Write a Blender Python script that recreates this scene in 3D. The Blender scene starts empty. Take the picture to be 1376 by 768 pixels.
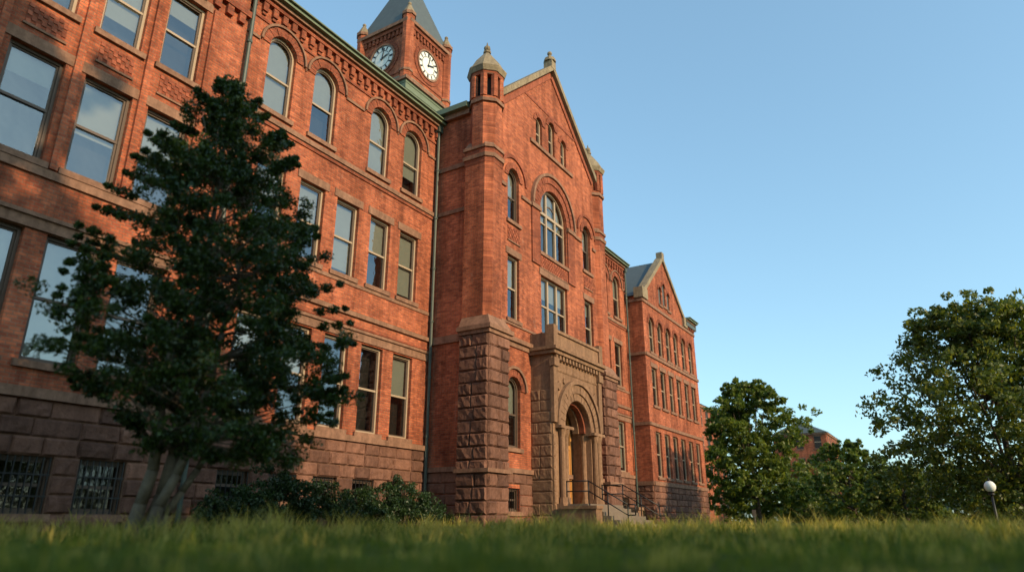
import bpy, math, random
import numpy as np
from mathutils import Vector
from mathutils.geometry import tessellate_polygon
scene=bpy.context.scene
G=-0.25
# ---------------------------------------------------------------- materials
def newmat(name):
    m=bpy.data.materials.new(name); m.use_nodes=True
    nt=m.node_tree; nt.nodes.clear()
    out=nt.nodes.new('ShaderNodeOutputMaterial')
    return m,nt,out
def N(nt,t,**k):
    n=nt.nodes.new(t)
    for a,b in k.items(): setattr(n,a,b)
    return n
def L(nt,a,b): nt.links.new(a,b)
def c4(c): return (c[0],c[1],c[2],1)
def ramp(nt,fac,p0,c0,p1,c1):
    r=N(nt,'ShaderNodeValToRGB'); e=r.color_ramp.elements
    e[0].position=p0; e[0].color=c4(c0); e[1].position=p1; e[1].color=c4(c1)
    L(nt,fac,r.inputs[0]); return r.outputs[0]
def mul(nt,a,b,fac=1.0,mode='MULTIPLY'):
    m=N(nt,'ShaderNodeMix',data_type='RGBA',blend_type=mode); m.inputs[0].default_value=fac
    L(nt,a,m.inputs[6]); L(nt,b,m.inputs[7]); return m.outputs[2]
def mixc(nt,fac,a,b):
    m=N(nt,'ShaderNodeMix',data_type='RGBA'); L(nt,fac,m.inputs[0])
    if hasattr(a,'is_output'): L(nt,a,m.inputs[6])
    else: m.inputs[6].default_value=c4(a)
    if hasattr(b,'is_output'): L(nt,b,m.inputs[7])
    else: m.inputs[7].default_value=c4(b)
    return m.outputs[2]
def noise(nt,vec,scale,detail=4,rough=.6):
    n=N(nt,'ShaderNodeTexNoise'); n.inputs['Scale'].default_value=scale
    n.inputs['Detail'].default_value=detail; n.inputs['Roughness'].default_value=rough
    if vec is not None: L(nt,vec,n.inputs['Vector'])
    return n.outputs['Fac']
def mapping(nt,pos,sc):
    mp=N(nt,'ShaderNodeMapping'); mp.inputs['Scale'].default_value=sc; L(nt,pos,mp.inputs[0]); return mp.outputs[0]
def brick_mat(name,c1,c2,mortar,stain=1.0):
    m,nt,out=newmat(name)
    g=N(nt,'ShaderNodeNewGeometry'); s=N(nt,'ShaderNodeSeparateXYZ'); L(nt,g.outputs['Position'],s.inputs[0])
    a=N(nt,'ShaderNodeMath',operation='ADD'); L(nt,s.outputs[0],a.inputs[0]); L(nt,s.outputs[1],a.inputs[1])
    c=N(nt,'ShaderNodeCombineXYZ'); L(nt,a.outputs[0],c.inputs[0]); L(nt,s.outputs[2],c.inputs[1])
    b=N(nt,'ShaderNodeTexBrick'); L(nt,c.outputs[0],b.inputs['Vector'])
    b.inputs['Color1'].default_value=c4(c1); b.inputs['Color2'].default_value=c4(c2); b.inputs['Mortar'].default_value=c4(mortar)
    b.inputs['Scale'].default_value=1; b.inputs['Mortar Size'].default_value=.010; b.inputs['Mortar Smooth'].default_value=.2
    b.inputs['Brick Width'].default_value=.22; b.inputs['Row Height'].default_value=.084; b.inputs['Bias'].default_value=-.1
    pos=g.outputs['Position']
    col=b.outputs['Color']
    col=mul(nt,col,ramp(nt,noise(nt,pos,.35,6,.65),.32,(.66,.64,.64),.68,(1.2,1.2,1.2)))
    col=mul(nt,col,ramp(nt,noise(nt,pos,3.5,4,.7),.3,(.76,.75,.74),.7,(1.17,1.17,1.16)))
    col=mul(nt,col,ramp(nt,noise(nt,mapping(nt,pos,(1.3,1.3,12)),1.0,4,.75),.3,(.76,.75,.74),.66,(1.12,1.12,1.12)))
    mp=mapping(nt,pos,(1.7,1.7,.2))
    st=ramp(nt,noise(nt,mp,1.0,6,.7),.38,(.48,.45,.43),.58,(1.0,1.0,1.0)); col=mul(nt,col,st,.75*stain)
    ef=ramp(nt,noise(nt,mapping(nt,pos,(1.5,1.5,.6)),1.9,9,.78),.61,(0,0,0),.74,(.5,.5,.5)); col=mixc(nt,ef,col,(.46,.33,.25))
    p=N(nt,'ShaderNodeBsdfPrincipled'); p.inputs['Roughness'].default_value=.9; p.inputs['Specular IOR Level'].default_value=.2
    L(nt,col,p.inputs['Base Color'])
    hm=N(nt,'ShaderNodeMath',operation='MULTIPLY_ADD'); L(nt,b.outputs['Fac'],hm.inputs[0]); hm.inputs[1].default_value=-1
    L(nt,noise(nt,pos,18,3),hm.inputs[2])
    bp=N(nt,'ShaderNodeBump'); bp.inputs['Strength'].default_value=.8; bp.inputs['Distance'].default_value=.016
    L(nt,hm.outputs[0],bp.inputs['Height']); L(nt,bp.outputs[0],p.inputs['Normal'])
    L(nt,p.outputs[0],out.inputs[0]); return m
def stone_mat(name,c,dark,isl=True,bump=.5):
    m,nt,out=newmat(name)
    g=N(nt,'ShaderNodeNewGeometry'); pos=g.outputs['Position']
    col=mixc(nt,noise(nt,pos,1.1,6,.7),dark,c)
    v=ramp(nt,noise(nt,pos,7,5,.7),.3,(.7,.68,.66),.7,(1.2,1.18,1.15)); col=mul(nt,col,v)
    st=ramp(nt,noise(nt,mapping(nt,pos,(3,3,.3)),1.0,5,.7),.38,(.5,.48,.46),.6,(1,1,1)); col=mul(nt,col,st,.6)
    if isl:
        r=ramp(nt,g.outputs['Random Per Island'],0,(.62,.60,.60),1,(1.25,1.2,1.15)); col=mul(nt,col,r)
    p=N(nt,'ShaderNodeBsdfPrincipled'); p.inputs['Roughness'].default_value=.88; p.inputs['Specular IOR Level'].default_value=.25
    L(nt,col,p.inputs['Base Color'])
    bp=N(nt,'ShaderNodeBump'); bp.inputs['Strength'].default_value=bump; bp.inputs['Distance'].default_value=.03
    L(nt,noise(nt,pos,14,6,.7),bp.inputs['Height']); L(nt,bp.outputs[0],p.inputs['Normal'])
    L(nt,p.outputs[0],out.inputs[0]); return m
def plain(name,c,rough=.6,metal=0,var=.25,scale=6,spec=.4):
    m,nt,out=newmat(name)
    g=N(nt,'ShaderNodeNewGeometry')
    col=mixc(nt,noise(nt,g.outputs['Position'],scale,5,.65),[x*(1-var) for x in c],[min(1,x*(1+var)) for x in c])
    p=N(nt,'ShaderNodeBsdfPrincipled'); p.inputs['Roughness'].default_value=rough; p.inputs['Metallic'].default_value=metal
    p.inputs['Specular IOR Level'].default_value=spec
    L(nt,col,p.inputs['Base Color']); L(nt,p.outputs[0],out.inputs[0]); return m
def glass_mat(name='window_glass',lo=.18,hi=.62,gc=(.80,.86,.90,1)):
    m,nt,out=newmat(name)
    t=N(nt,'ShaderNodeBsdfTransparent'); t.inputs[0].default_value=(.62,.66,.64,1)
    gl=N(nt,'ShaderNodeBsdfGlossy'); gl.inputs['Roughness'].default_value=.03; gl.inputs['Color'].default_value=gc
    g=N(nt,'ShaderNodeNewGeometry')
    bp=N(nt,'ShaderNodeBump'); bp.inputs['Strength'].default_value=.35; bp.inputs['Distance'].default_value=.02
    L(nt,noise(nt,g.outputs['Position'],1.6,2),bp.inputs['Height']); L(nt,bp.outputs[0],gl.inputs['Normal'])
    lw=N(nt,'ShaderNodeLayerWeight'); lw.inputs[0].default_value=.35
    mr=N(nt,'ShaderNodeMapRange'); mr.inputs['To Min'].default_value=lo; mr.inputs['To Max'].default_value=hi
    L(nt,lw.outputs['Fresnel'],mr.inputs[0])
    mx=N(nt,'ShaderNodeMixShader'); L(nt,mr.outputs[0],mx.inputs[0]); L(nt,t.outputs[0],mx.inputs[1]); L(nt,gl.outputs[0],mx.inputs[2])
    L(nt,mx.outputs[0],out.inputs[0]); return m
def leaf_mat(name,ca,cb,trans=.3,rough=.45):
    m,nt,out=newmat(name)
    g=N(nt,'ShaderNodeNewGeometry')
    col=mixc(nt,g.outputs['Random Per Island'],ca,cb)
    v=ramp(nt,noise(nt,g.outputs['Position'],.9,3),.3,(.65,.7,.7),.7,(1.25,1.2,1.0)); col=mul(nt,col,v)
    p=N(nt,'ShaderNodeBsdfPrincipled'); p.inputs['Roughness'].default_value=rough; p.inputs['Specular IOR Level'].default_value=.35
    L(nt,col,p.inputs['Base Color'])
    tr=N(nt,'ShaderNodeBsdfTranslucent'); L(nt,mul(nt,col,ramp(nt,g.outputs['Random Per Island'],0,(1.3,1.3,.6),1,(1.5,1.4,.6))),tr.inputs[0])
    mx=N(nt,'ShaderNodeMixShader'); mx.inputs[0].default_value=trans
    L(nt,p.outputs[0],mx.inputs[1]); L(nt,tr.outputs[0],mx.inputs[2]); L(nt,mx.outputs[0],out.inputs[0]); return m
M={}
M['brick']=brick_mat('red_brick',(.57,.160,.074),(.32,.080,.043),(.31,.16,.10))
M['brick2']=brick_mat('moulded_brick',(.39,.105,.052),(.26,.065,.036),(.22,.11,.07),.6)
M['terra']=stone_mat('terracotta',(.42,.135,.075),(.28,.083,.048),True,.5)
M['rust']=stone_mat('rusticated_brownstone',(.26,.13,.09),(.14,.072,.052),True,.9)
M['stone']=stone_mat('brownstone_trim',(.33,.18,.115),(.20,.11,.075),False,.4)
M['tan']=stone_mat('portal_sandstone',(.33,.195,.115),(.20,.112,.068),False,.7)
M['cap']=stone_mat('weathered_capstone',(.34,.27,.18),(.22,.18,.12),False,.6)
M['copper']=plain('copper_gutter',(.13,.16,.10),.6,0,.4)
M['pipe']=plain('downspout_metal',(.06,.075,.06),.5,0,.3)
M['slate']=plain('slate_roof',(.075,.09,.09),.6,0,.35,3)
M['frame']=plain('window_frame_paint',(.36,.265,.18),.55,0,.15)
M['frame_d']=plain('sash_paint',(.10,.065,.045),.5,0,.2)
M['glass']=glass_mat(); M['glassd']=glass_mat('basement_glass',.05,.25)
M['blind']=plain('roller_blind',(.42,.40,.34),.8,0,.12,2)
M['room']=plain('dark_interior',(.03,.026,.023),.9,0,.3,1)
M['wood']=plain('varnished_oak',(.48,.23,.07),.4,0,.3,5)
M['white']=plain('clock_enamel',(.72,.72,.66),.5,0,.05)
M['black']=plain('black_iron',(.012,.012,.012),.45,0,.3)
M['conc']=plain('weathered_step_stone',(.16,.12,.088),.85,0,.3,3)
M['bark']=stone_mat('bark',(.34,.28,.20),(.08,.06,.045),False,1.0)
M['bark_d']=stone_mat('dark_bark',(.12,.09,.06),(.05,.04,.03),False,1.0)
M['holly']=leaf_mat('holly_leaves',(.013,.037,.011),(.070,.105,.020),.25,.35)
M['shrubl']=leaf_mat('shrub_leaves',(.010,.030,.011),(.038,.068,.020),.2)
M['oak']=leaf_mat('broad_leaves',(.060,.11,.020),(.17,.20,.038),.42)
M['oak2']=leaf_mat('dusky_leaves',(.045,.080,.018),(.16,.175,.034),.40)
M['grassb']=leaf_mat('grass_blades',(.060,.115,.016),(.20,.215,.033),.45,.6)
M['straw']=leaf_mat('dry_grass',(.34,.30,.07),(.56,.44,.14),.45,.7)
# ---------------------------------------------------------------- geometry helpers
class F_front:
    def __init__(s,y0): s.y0=y0
    def P(s,u,v,d): return (u,s.y0+d,v)
class F_side:
    def __init__(s,x0,sg=1): s.x0=x0; s.sg=sg
    def P(s,u,v,d): return (s.x0+d*s.sg,u,v)
BT=[]
class Bt:
    def __init__(s,name,mat,parent,smooth=False):
        s.n=name; s.m=M[mat]; s.p=parent; s.v=[]; s.f=[]; s.smooth=smooth; BT.append(s)
    def add(s,vs,fs):
        o=len(s.v); s.v+=[tuple(x) for x in vs]; s.f+=[tuple(i+o for i in f) for f in fs]
    def box(s,x0,x1,y0,y1,z0,z1):
        s.add([(x0,y0,z0),(x1,y0,z0),(x1,y1,z0),(x0,y1,z0),(x0,y0,z1),(x1,y0,z1),(x1,y1,z1),(x0,y1,z1)],
              [(0,3,2,1),(4,5,6,7),(0,1,5,4),(1,2,6,5),(2,3,7,6),(3,0,4,7)])
    def fbox(s,F,u0,u1,v0,v1,d0,d1):
        P=F.P
        s.add([P(u0,v0,d0),P(u1,v0,d0),P(u1,v1,d0),P(u0,v1,d0),P(u0,v0,d1),P(u1,v0,d1),P(u1,v1,d1),P(u0,v1,d1)],
              [(0,1,2,3),(7,6,5,4),(0,4,5,1),(1,5,6,2),(2,6,7,3),(3,7,4,0)])
    def poly(s,F,pts,d):
        s.add([F.P(u,v,d) for u,v in pts],[tuple(range(len(pts)))])
    def prism(s,F,pts,d0,d1):
        n=len(pts)
        s.add([F.P(u,v,d0) for u,v in pts]+[F.P(u,v,d1) for u,v in pts],
              [tuple(range(n)),tuple(range(2*n-1,n-1,-1))]+[(i,(i+1)%n,n+(i+1)%n,n+i) for i in range(n)])
    def strip(s,F,A,Bp,d0,d1,closed=True):
        n=len(A); vs=[F.P(u,v,d0) for u,v in A]+[F.P(u,v,d0) for u,v in Bp]+[F.P(u,v,d1) for u,v in A]+[F.P(u,v,d1) for u,v in Bp]
        fs=[]
        for i in range(n if closed else n-1):
            j=(i+1)%n
            fs+=[(i,j,n+j,n+i),(n+i,n+j,3*n+j,3*n+i),(j,i,2*n+i,2*n+j)]
        if not closed:
            fs+=[(0,n,3*n,2*n),(n-1,2*n-1,4*n-1,3*n-1)]
        s.add(vs,fs)
    def arch(s,F,cx,zc,ri,ro,d0,d1,n=20,a0=0,a1=math.pi):
        A=[(cx+ro*math.cos(a0+(a1-a0)*i/n),zc+ro*math.sin(a0+(a1-a0)*i/n)) for i in range(n+1)]
        Bq=[(cx+ri*math.cos(a0+(a1-a0)*i/n),zc+ri*math.sin(a0+(a1-a0)*i/n)) for i in range(n+1)]
        s.strip(F,A,Bq,d0,d1,False)
    def vouss(s,F,cx,zc,ri,ro,d0,d1,n=13):
        for i in range(n):
            a0=math.pi*(i+.04)/n; a1=math.pi*(i+.96)/n; am=(a0+a1)/2
            pts=[(cx+r*math.cos(a),zc+r*math.sin(a)) for r,a in ((ri,a0),(ro,a0),(ro,am),(ro,a1),(ri,a1),(ri,am))]
            s.prism(F,pts,d0+random.uniform(-.012,.012),d1)
    def ngon(s,x,y,z0,z1,r0,r1,n=8,rot=None,cap=True):
        rot=math.pi/n if rot is None else rot
        vs=[(x+r0*math.cos(rot+2*math.pi*i/n),y+r0*math.sin(rot+2*math.pi*i/n),z0) for i in range(n)]
        vs+=[(x+r1*math.cos(rot+2*math.pi*i/n),y+r1*math.sin(rot+2*math.pi*i/n),z1) for i in range(n)]
        fs=[(i,(i+1)%n,n+(i+1)%n,n+i) for i in range(n)]
        if cap: fs+=[tuple(range(n-1,-1,-1)),tuple(range(n,2*n))]
        s.add(vs,fs)
    def limb(s,p0,p1,r0,r1,n=7):
        p0=Vector(p0);p1=Vector(p1);d=(p1-p0)
        if d.length<1e-5: return
        d.normalize(); a=d.orthogonal().normalized(); b=d.cross(a)
        vs=[p0+(a*math.cos(2*math.pi*i/n)+b*math.sin(2*math.pi*i/n))*r0 for i in range(n)]
        vs+=[p1+(a*math.cos(2*math.pi*i/n)+b*math.sin(2*math.pi*i/n))*r1 for i in range(n)]
        s.add(vs,[(i,(i+1)%n,n+(i+1)%n,n+i) for i in range(n)]+[tuple(range(n-1,-1,-1)),tuple(range(n,2*n))])
    def sphere(s,x,y,z,r,n=12,m=8,sz=1):
        vs=[(x,y,z+r*sz)]
        for j in range(1,m):
            t=math.pi*j/m
            vs+=[(x+r*math.sin(t)*math.cos(2*math.pi*i/n),y+r*math.sin(t)*math.sin(2*math.pi*i/n),z+r*sz*math.cos(t)) for i in range(n)]
        vs.append((x,y,z-r*sz)); k=len(vs)-1
        fs=[(0,1+i,1+(i+1)%n) for i in range(n)]
        for j in range(m-2):
            fs+=[(1+j*n+i,1+(j+1)*n+i,1+(j+1)*n+(i+1)%n,1+j*n+(i+1)%n) for i in range(n)]
        fs+=[(k,1+(m-2)*n+(i+1)%n,1+(m-2)*n+i) for i in range(n)]
        s.add(vs,fs)
def flush():
    for b in BT:
        if not b.v: continue
        me=bpy.data.meshes.new(b.n); me.from_pydata(b.v,[],b.f); me.update()
        if b.smooth:
            me.polygons.foreach_set('use_smooth',[True]*len(me.polygons))
        ob=bpy.data.objects.new(b.n,me); me.materials.append(b.m); scene.collection.objects.link(ob); ob.parent=b.p
def empty(name):
    e=bpy.data.objects.new(name,None); scene.collection.objects.link(e); e.empty_display_size=.5; return e
def oloop(o,ins=0,n=14):
    k,cx,z0,w,z1=o; h=w/2-ins
    if k=='r': return [(cx-h,z0+ins),(cx+h,z0+ins),(cx+h,z1-ins),(cx-h,z1-ins)]
    zc=z1-w/2
    return [(cx-h,z0+ins),(cx+h,z0+ins)]+[(cx+h*math.cos(math.pi*i/n),zc+h*math.sin(math.pi*i/n)) for i in range(n+1)]
def wall(b,F,outer,ops,reveal=.6):
    loops=[outer]+[oloop(o) for o in ops]
    flat=[p for l in loops for p in l]
    tr=tessellate_polygon([[Vector((u,v,0)) for u,v in l] for l in loops])
    b.add([F.P(u,v,0) for u,v in flat],tr)
    for o in ops:
        l=oloop(o); n=len(l)
        b.add([F.P(u,v,0) for u,v in l]+[F.P(u,v,reveal) for u,v in l],[(i,(i+1)%n,n+(i+1)%n,n+i) for i in range(n)])
rnd=random.Random(7); random.seed(3)
# ---------------------------------------------------------------- main building
bld=empty('brick_university_building')
Bw=Bt('walls','brick',bld); Bm=Bt('moulded_brickwork','brick2',bld); Bte=Bt('terracotta_panels','terra',bld)
Br=Bt('rusticated_stone_base','rust',bld); Bs=Bt('stone_trim','stone',bld); Bmo=Bt('base_backing','stone',bld)
Bf=Bt('window_frames','frame',bld); Bfd=Bt('window_sashes','frame_d',bld); Bg=Bt('window_glass','glass',bld); Bgd=Bt('basement_window_glass','glassd',bld)
Bb=Bt('window_blinds','blind',bld); Bro=Bt('window_rooms','room',bld)
Bc=Bt('copper_gutters','copper',bld); Bp=Bt('downspouts','pipe',bld); Bsl=Bt('slate_roof','slate',bld)
Bcap=Bt('turret_caps','cap',bld); Bpo=Bt('entrance_portal','tan',bld); Bd=Bt('entrance_door','wood',bld); Bgr=Bt('window_grilles','black',bld)
def window(F,o,style='sash',dep=.2,sill=True,lintel=False,mull=0,light=True,base=False):
    f,fd,g,bb,ro,st=(Bf,Bfd,Bgd if base else Bg,Bb,Bro,Bs)
    k,cx,z0,w,z1=o; fr=f if light else fd
    fr.strip(F,oloop(o,0.002),oloop(o,.075),dep-.07,dep+.03)
    fd.strip(F,oloop(o,.076),oloop(o,.12),dep-.02,dep+.02)
    zm=z0+(z1-z0)*(.5 if k=='r' else .47)
    fr.fbox(F,cx-w/2+.07,cx+w/2-.07,zm-.035,zm+.035,dep-.035,dep+.03)
    for i in range(mull):
        uu=cx-w/2+w*(i+1)/(mull+1)
        fr.fbox(F,uu-.06,uu+.06,z0+.05,(z1-.05 if k=='r' else z1-w/2*.15-.05),dep-.06,dep+.035)
    if style=='arch3':
        zs=z1-w/2; fr.fbox(F,cx-w/2+.05,cx+w/2-.05,zs-.09,zs+.05,dep-.065,dep+.034)
        fd.arch(F,cx,zs,.55,.62,dep-.03,dep+.02)
    lp=oloop(o,.08)
    up=[(u,max(v,zm)) for u,v in lp]; lo=[(cx-w/2+.08,z0+.08),(cx+w/2-.08,z0+.08),(cx+w/2-.08,zm),(cx-w/2+.08,zm)]
    for pts,dd in ((up,0.0),(lo,.014)):
        tl=rnd.uniform(-.018,.018); tu=rnd.uniform(-.012,.012)
        vs=[F.P(u,v,dep+.006+dd+tl*(v-zm)*.6+tu*(u-cx)) for u,v in pts]; g.add(vs,[tuple(range(len(vs)))])
    fz=rnd.choice([.25,.5,.5,.55,.72,.9,1.0,0.0,.35,.0])
    if base: fz=0
    zb=z1-(z1-z0)*fz
    if fz>0:
        pts=[(u,max(v,zb)) for u,v in lp]; bb.poly(F,pts,dep+.1)
        bb.fbox(F,cx-w/2+.08,cx+w/2-.08,zb-.03,zb+.0,dep+.085,dep+.105)
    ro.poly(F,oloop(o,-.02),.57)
    if sill: st.fbox(F,cx-w/2-.12,cx+w/2+.12,z0-.16,z0-.002,-.09,dep-.03)
    if lintel: st.fbox(F,cx-w/2-.16,cx+w/2+.16,z1+.002,z1+.30,-.035,.05)
def rust(b,F,u0,u1,z0,course,n,holes=(),proj=.09,wr=(.55,1.1)):
    for k in range(n):
        a=z0+k*course; c=a+course; segs=[(u0,u1)]
        for (h0,h1,hz0,hz1) in holes:
            if hz0<c-.02 and hz1>a+.02:
                ns=[]
                for s0,s1 in segs:
                    if h0>s0: ns.append((s0,min(s1,h0)))
                    if h1<s1: ns.append((max(s0,h1),s1))
                segs=[(x,y) for x,y in ns if y-x>.05]
        for s0,s1 in segs:
            u=s0
            while u<s1-.02:
                w=rnd.uniform(*wr)
                if s1-(u+w)<wr[0]*.6: w=s1-u
                e=min(u+w,s1)
                gx=.009; x0,x1,y0,y1=u+gx,e-gx,a+gx,c-gx
                nx,ny=6,4; vs=[];fs=[]
                base=rnd.uniform(.4,1)*proj
                for j in range(ny+1):
                    for i in range(nx+1):
                        ed=(i in(0,nx)) or (j in(0,ny))
                        d=-.015 if ed else -(.02+base*rnd.uniform(.45,1.1))
                        vs.append(F.P(x0+(x1-x0)*(i/nx if i in(0,nx) else (i+rnd.uniform(-.2,.2)+(-.6 if i==1 else .6 if i==nx-1 else 0))/nx),
                                      y0+(y1-y0)*(j/ny if j in(0,ny) else (j+(-.55 if j==1 else .55 if j==ny-1 else 0))/ny),d))
                for j in range(ny):
                    for i in range(nx):
                        q=j*(nx+1)+i; fs.append((q,q+1,q+nx+2,q+nx+1))
                m=len(vs); vs+=[F.P(x0,y0,.03),F.P(x1,y0,.03),F.P(x1,y1,.03),F.P(x0,y1,.03)]
                cs=[0,nx,(ny+1)*(nx+1)-1,ny*(nx+1)]
                for t in range(4): fs.append((cs[t],m+t,m+(t+1)%4,cs[(t+1)%4]))
                b.add(vs,fs); u=e
def band(b,F,u0,u1,z0,z1,p): b.fbox(F,u0,u1,z0,z1,-p,.03)
def corbel_cornice(F,u0,u1,zt):
    n=max(1,int((u1-u0)/.40)); st=(u1-u0)/n
    for i in range(n):
        u=u0+st*(i+.5)
        Bm.fbox(F,u-.10,u+.10,zt-.80,zt-.45,-.13,.03)
        Bm.fbox(F,u-.075,u+.075,zt-.92,zt-.802,-.07,.03)
    Bm.fbox(F,u0,u1,zt-.46,zt-.30,-.16,.03)
    Bm.fbox(F,u0,u1,zt-1.12,zt-1.02,-.045,.03)
    Bs.fbox(F,u0,u1,zt-.30,zt-.17,-.26,.03)
    Bc.fbox(F,u0,u1,zt-.17,zt-.05,-.42,.05)
    Bc.fbox(F,u0,u1,zt-.05,zt,-.52,.05)
def downspout(x,y,z0,z1):
    Bp.limb((x,y,z0),(x,y,z1),.065,.065,8)
    z=z0+1
    while z<z1: Bp.ngon(x,y,z,z+.09,.09,.09,8); z+=2.3
    Bp.box(x-.14,x+.14,y-.12,y+.12,z1-.1,z1+.3)
def wing(X0,X1,Y,cols5,cols4):
    F=F_front(Y)
    gf=[('r',x,2.9,1.12,6.0) for x in cols5]; sf=[('r',x,8.25,1.12,11.05) for x in cols5]
    tf=[('a',x,12.85,1.14,15.8) for x in cols4]
    bs=[('r',x,.55,1.05,1.35) for x in cols5]
    wall(Bw,F,[(X0,2.5),(X1,2.5),(X1,17),(X0,17)],gf+sf+tf)
    wall(Bmo,F,[(X0,G-.1),(X1,G-.1),(X1,2.5),(X0,2.5)],bs,.5)
    for o in gf: window(F,o,lintel=False)
    for o in sf: window(F,o,lintel=True)
    for o in tf:
        window(F,o); Bm.vouss(F,o[1],o[4]-.57,.575,.86,-.045,.05,15); Bs.arch(F,o[1],o[4]-.57,.90,.98,-.10,.03,24)
    for o in bs:
        window(F,o,sill=True,light=False,base=True)
        for i in range(7):
            u=o[1]-.5+i*1.0/6; Bgr.fbox(F,u-.01,u+.01,.56,1.34,.02,.04)
    rust(Br,F,X0,X1,G,.4,7,[(o[1]-.53,o[1]+.53,.55,1.35) for o in bs])
    band(Bs,F,X0,X1,2.552,2.74,.12)
    band(Bs,F,X0,X1,6.05,6.34,.05); band(Bs,F,X0,X1,6.342,6.44,.11)
    band(Bs,F,X0,X1,6.86,7.02,.09)
    band(Bm,F,X0,X1,6.5,6.56,.03)
    band(Bs,F,X0,X1,7.95,8.087,.04)
    band(Bs,F,X0,X1,12.38,12.56,.10); band(Bm,F,X0,X1,12.24,12.375,.05)
    xs=sorted(cols4); e=X0
    for x in xs+[None]:
        a=e; b_=(x-.99) if x else X1
        if b_-a>.03: band(Bs,F,a,b_,15.12,15.22,.06)
        if x: e=x+.99
    corbel_cornice(F,X0,X1,17.05)
c5=[12.75,14.5,16.2,17.95,19.65]; c4_=[12.6,14.62,17.58,19.6]
CX=26.85
wing(11.0,21.3,17.0,c5,c4_)
wing(32.4,42.7,17.0,sorted([2*CX-x for x in c5]),sorted([2*CX-x for x in c4_]))
downspout(21.12,16.85,G,16.6); downspout(11.1,16.75,G,16.6); downspout(42.5,16.85,G,16.6)
def panel(F,cx,z0,w,z1,nx=None):
    Bs.fbox(F,cx-w/2-.04,cx+w/2+.04,z0-.05,z0,-.05,.03)
    nx=nx or max(4,int(w/.11)); nz=max(3,int((z1-z0)/.11))
    Bm.fbox(F,cx-w/2,cx+w/2,z0,z1,-.012,.03)
    for i in range(nx):
        for j in range(nz):
            if (i+j)%2==0:
                a=cx-w/2+w*i/nx; b=z0+(z1-z0)*j/nz
                Bte.fbox(F,a+.004,a+w/nx-.004,b+.004,b+(z1-z0)/nz-.004,-.035,.0)
# left end pavilion
FL=F_front(16.84); XL0,XL1=-.6,11.0
colsL=[9.05,7.4,5.7,4.0,2.3,.6]
gf=[('r',x,3.35,1.22,6.3) for x in colsL]; sf=[('r',x,7.98,1.22,10.7) for x in colsL]; tf=[('r',x,12.1,1.12,14.75) for x in colsL]
bs=[('r',x,.15,1.1,1.35) for x in colsL]
wall(Bw,FL,[(XL0,2.5),(XL1,2.5),(XL1,17.4),(XL0,17.4)],gf+sf+tf)
wall(Bmo,FL,[(XL0,G-.1),(XL1,G-.1),(XL1,2.5),(XL0,2.5)],bs,.5)
Bw.poly(F_side(XL1),[(16.84,2.5),(17.2,2.5),(17.2,17.4),(16.84,17.4)],0)
for o in gf: window(FL,o,light=False)
for o in sf: window(FL,o,light=False,lintel=True)
for o in tf: window(FL,o,lintel=True)
for o in bs:
    window(FL,o,light=False,base=True)
    for i in range(8):
        u=o[1]-.5+i/7; Bgr.fbox(FL,u-.012,u+.012,.16,1.34,.02,.045)
    for z in (.5,.95): Bgr.fbox(FL,o[1]-.54,o[1]+.54,z,z+.03,.015,.04)
rust(Br,FL,XL0,XL1,G,.4,7,[(o[1]-.55,o[1]+.55,.15,1.35) for o in bs])
band(Bs,FL,XL0,XL1,2.552,2.78,.13); band(Bs,FL,XL0,XL1,6.32,6.58,.07); band(Bs,FL,XL0,XL1,6.582,6.68,.13)
band(Bs,FL,XL0,XL1,7.6,7.81,.07)
for x in colsL: panel(FL,x,11.22,.9,11.80)
Bw.fbox(FL,9.8,10.9,2.8,14.9,-.09,.02)
Bw.fbox(FL,8.13,8.32,7.85,15.2,-.10,.02); Bw.fbox(FL,6.46,6.64,7.85,15.2,-.10,.02); Bw.fbox(FL,4.77,4.93,7.85,15.2,-.10,.02)
for k in range(26):
    u=XL0+.2+k*.44; Bm.fbox(FL,u,u+.22,15.05,15.4,-.14,.02)
band(Bm,FL,XL0,XL1,15.4,15.62,.17)
corbel_cornice(FL,XL0,XL1,17.4)
# right end pavilion
YR=15.8; FR=F_front(YR); XR0,XR1=42.7,54.2; EV=14.75
colsR=[44.2,45.9,47.6,49.3,51.1,52.8]
gf=[('r',x,2.7,1.05,5.6) for x in colsR]; sf=[('r',x,7.3,1.05,9.9) for x in colsR]; tf=[('a',x,10.95,1.05,13.5) for x in colsR]
gw=[('a',46.5,15.0,.55,16.4),('a',47.4,15.1,.6,16.9),('a',48.3,15.0,.55,16.4)]
wall(Bw,FR,[(XR0,G-.1),(XR1,G-.1),(XR1,EV),(51.9,EV),(51.5,EV+.5),(47.4,18.8),(43.3,EV+.5),(XR0,EV)],gf+sf+tf+gw)
for o in gf: window(FR,o)
for o in sf: window(FR,o,lintel=True)
for o in tf: window(FR,o); Bm.vouss(FR,o[1],o[4]-.525,.53,.76,-.045,.05,13)
for o in gw: window(FR,o,sill=True); Bm.arch(FR,o[1],o[4]-o[3]/2,o[3]/2+.01,o[3]/2+.2,-.05,.03,14)
rust(Br,FR,XR0,XR1,G,.4,6); band(Bs,FR,XR0,XR1,2.152,2.4,.12); band(Bs,FR,XR0,XR1,5.9,6.1,.1); band(Bs,FR,XR0,XR1,10.55,10.75,.1); band(Bs,FR,XR0,XR1,14.3,14.5,.08)
FRs=F_side(XR0)
wall(Bw,FRs,[(YR,G-.1),(17.0,G-.1),(17.0,EV),(YR,EV)],[])
rust(Br,FRs,YR,17,G,.4,6)
for z0,z1 in ((2.152,2.4),(5.9,6.1),(10.55,10.75),(14.3,14.5)): band(Bs,FRs,YR-.05,17,z0,z1,.105)
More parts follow.
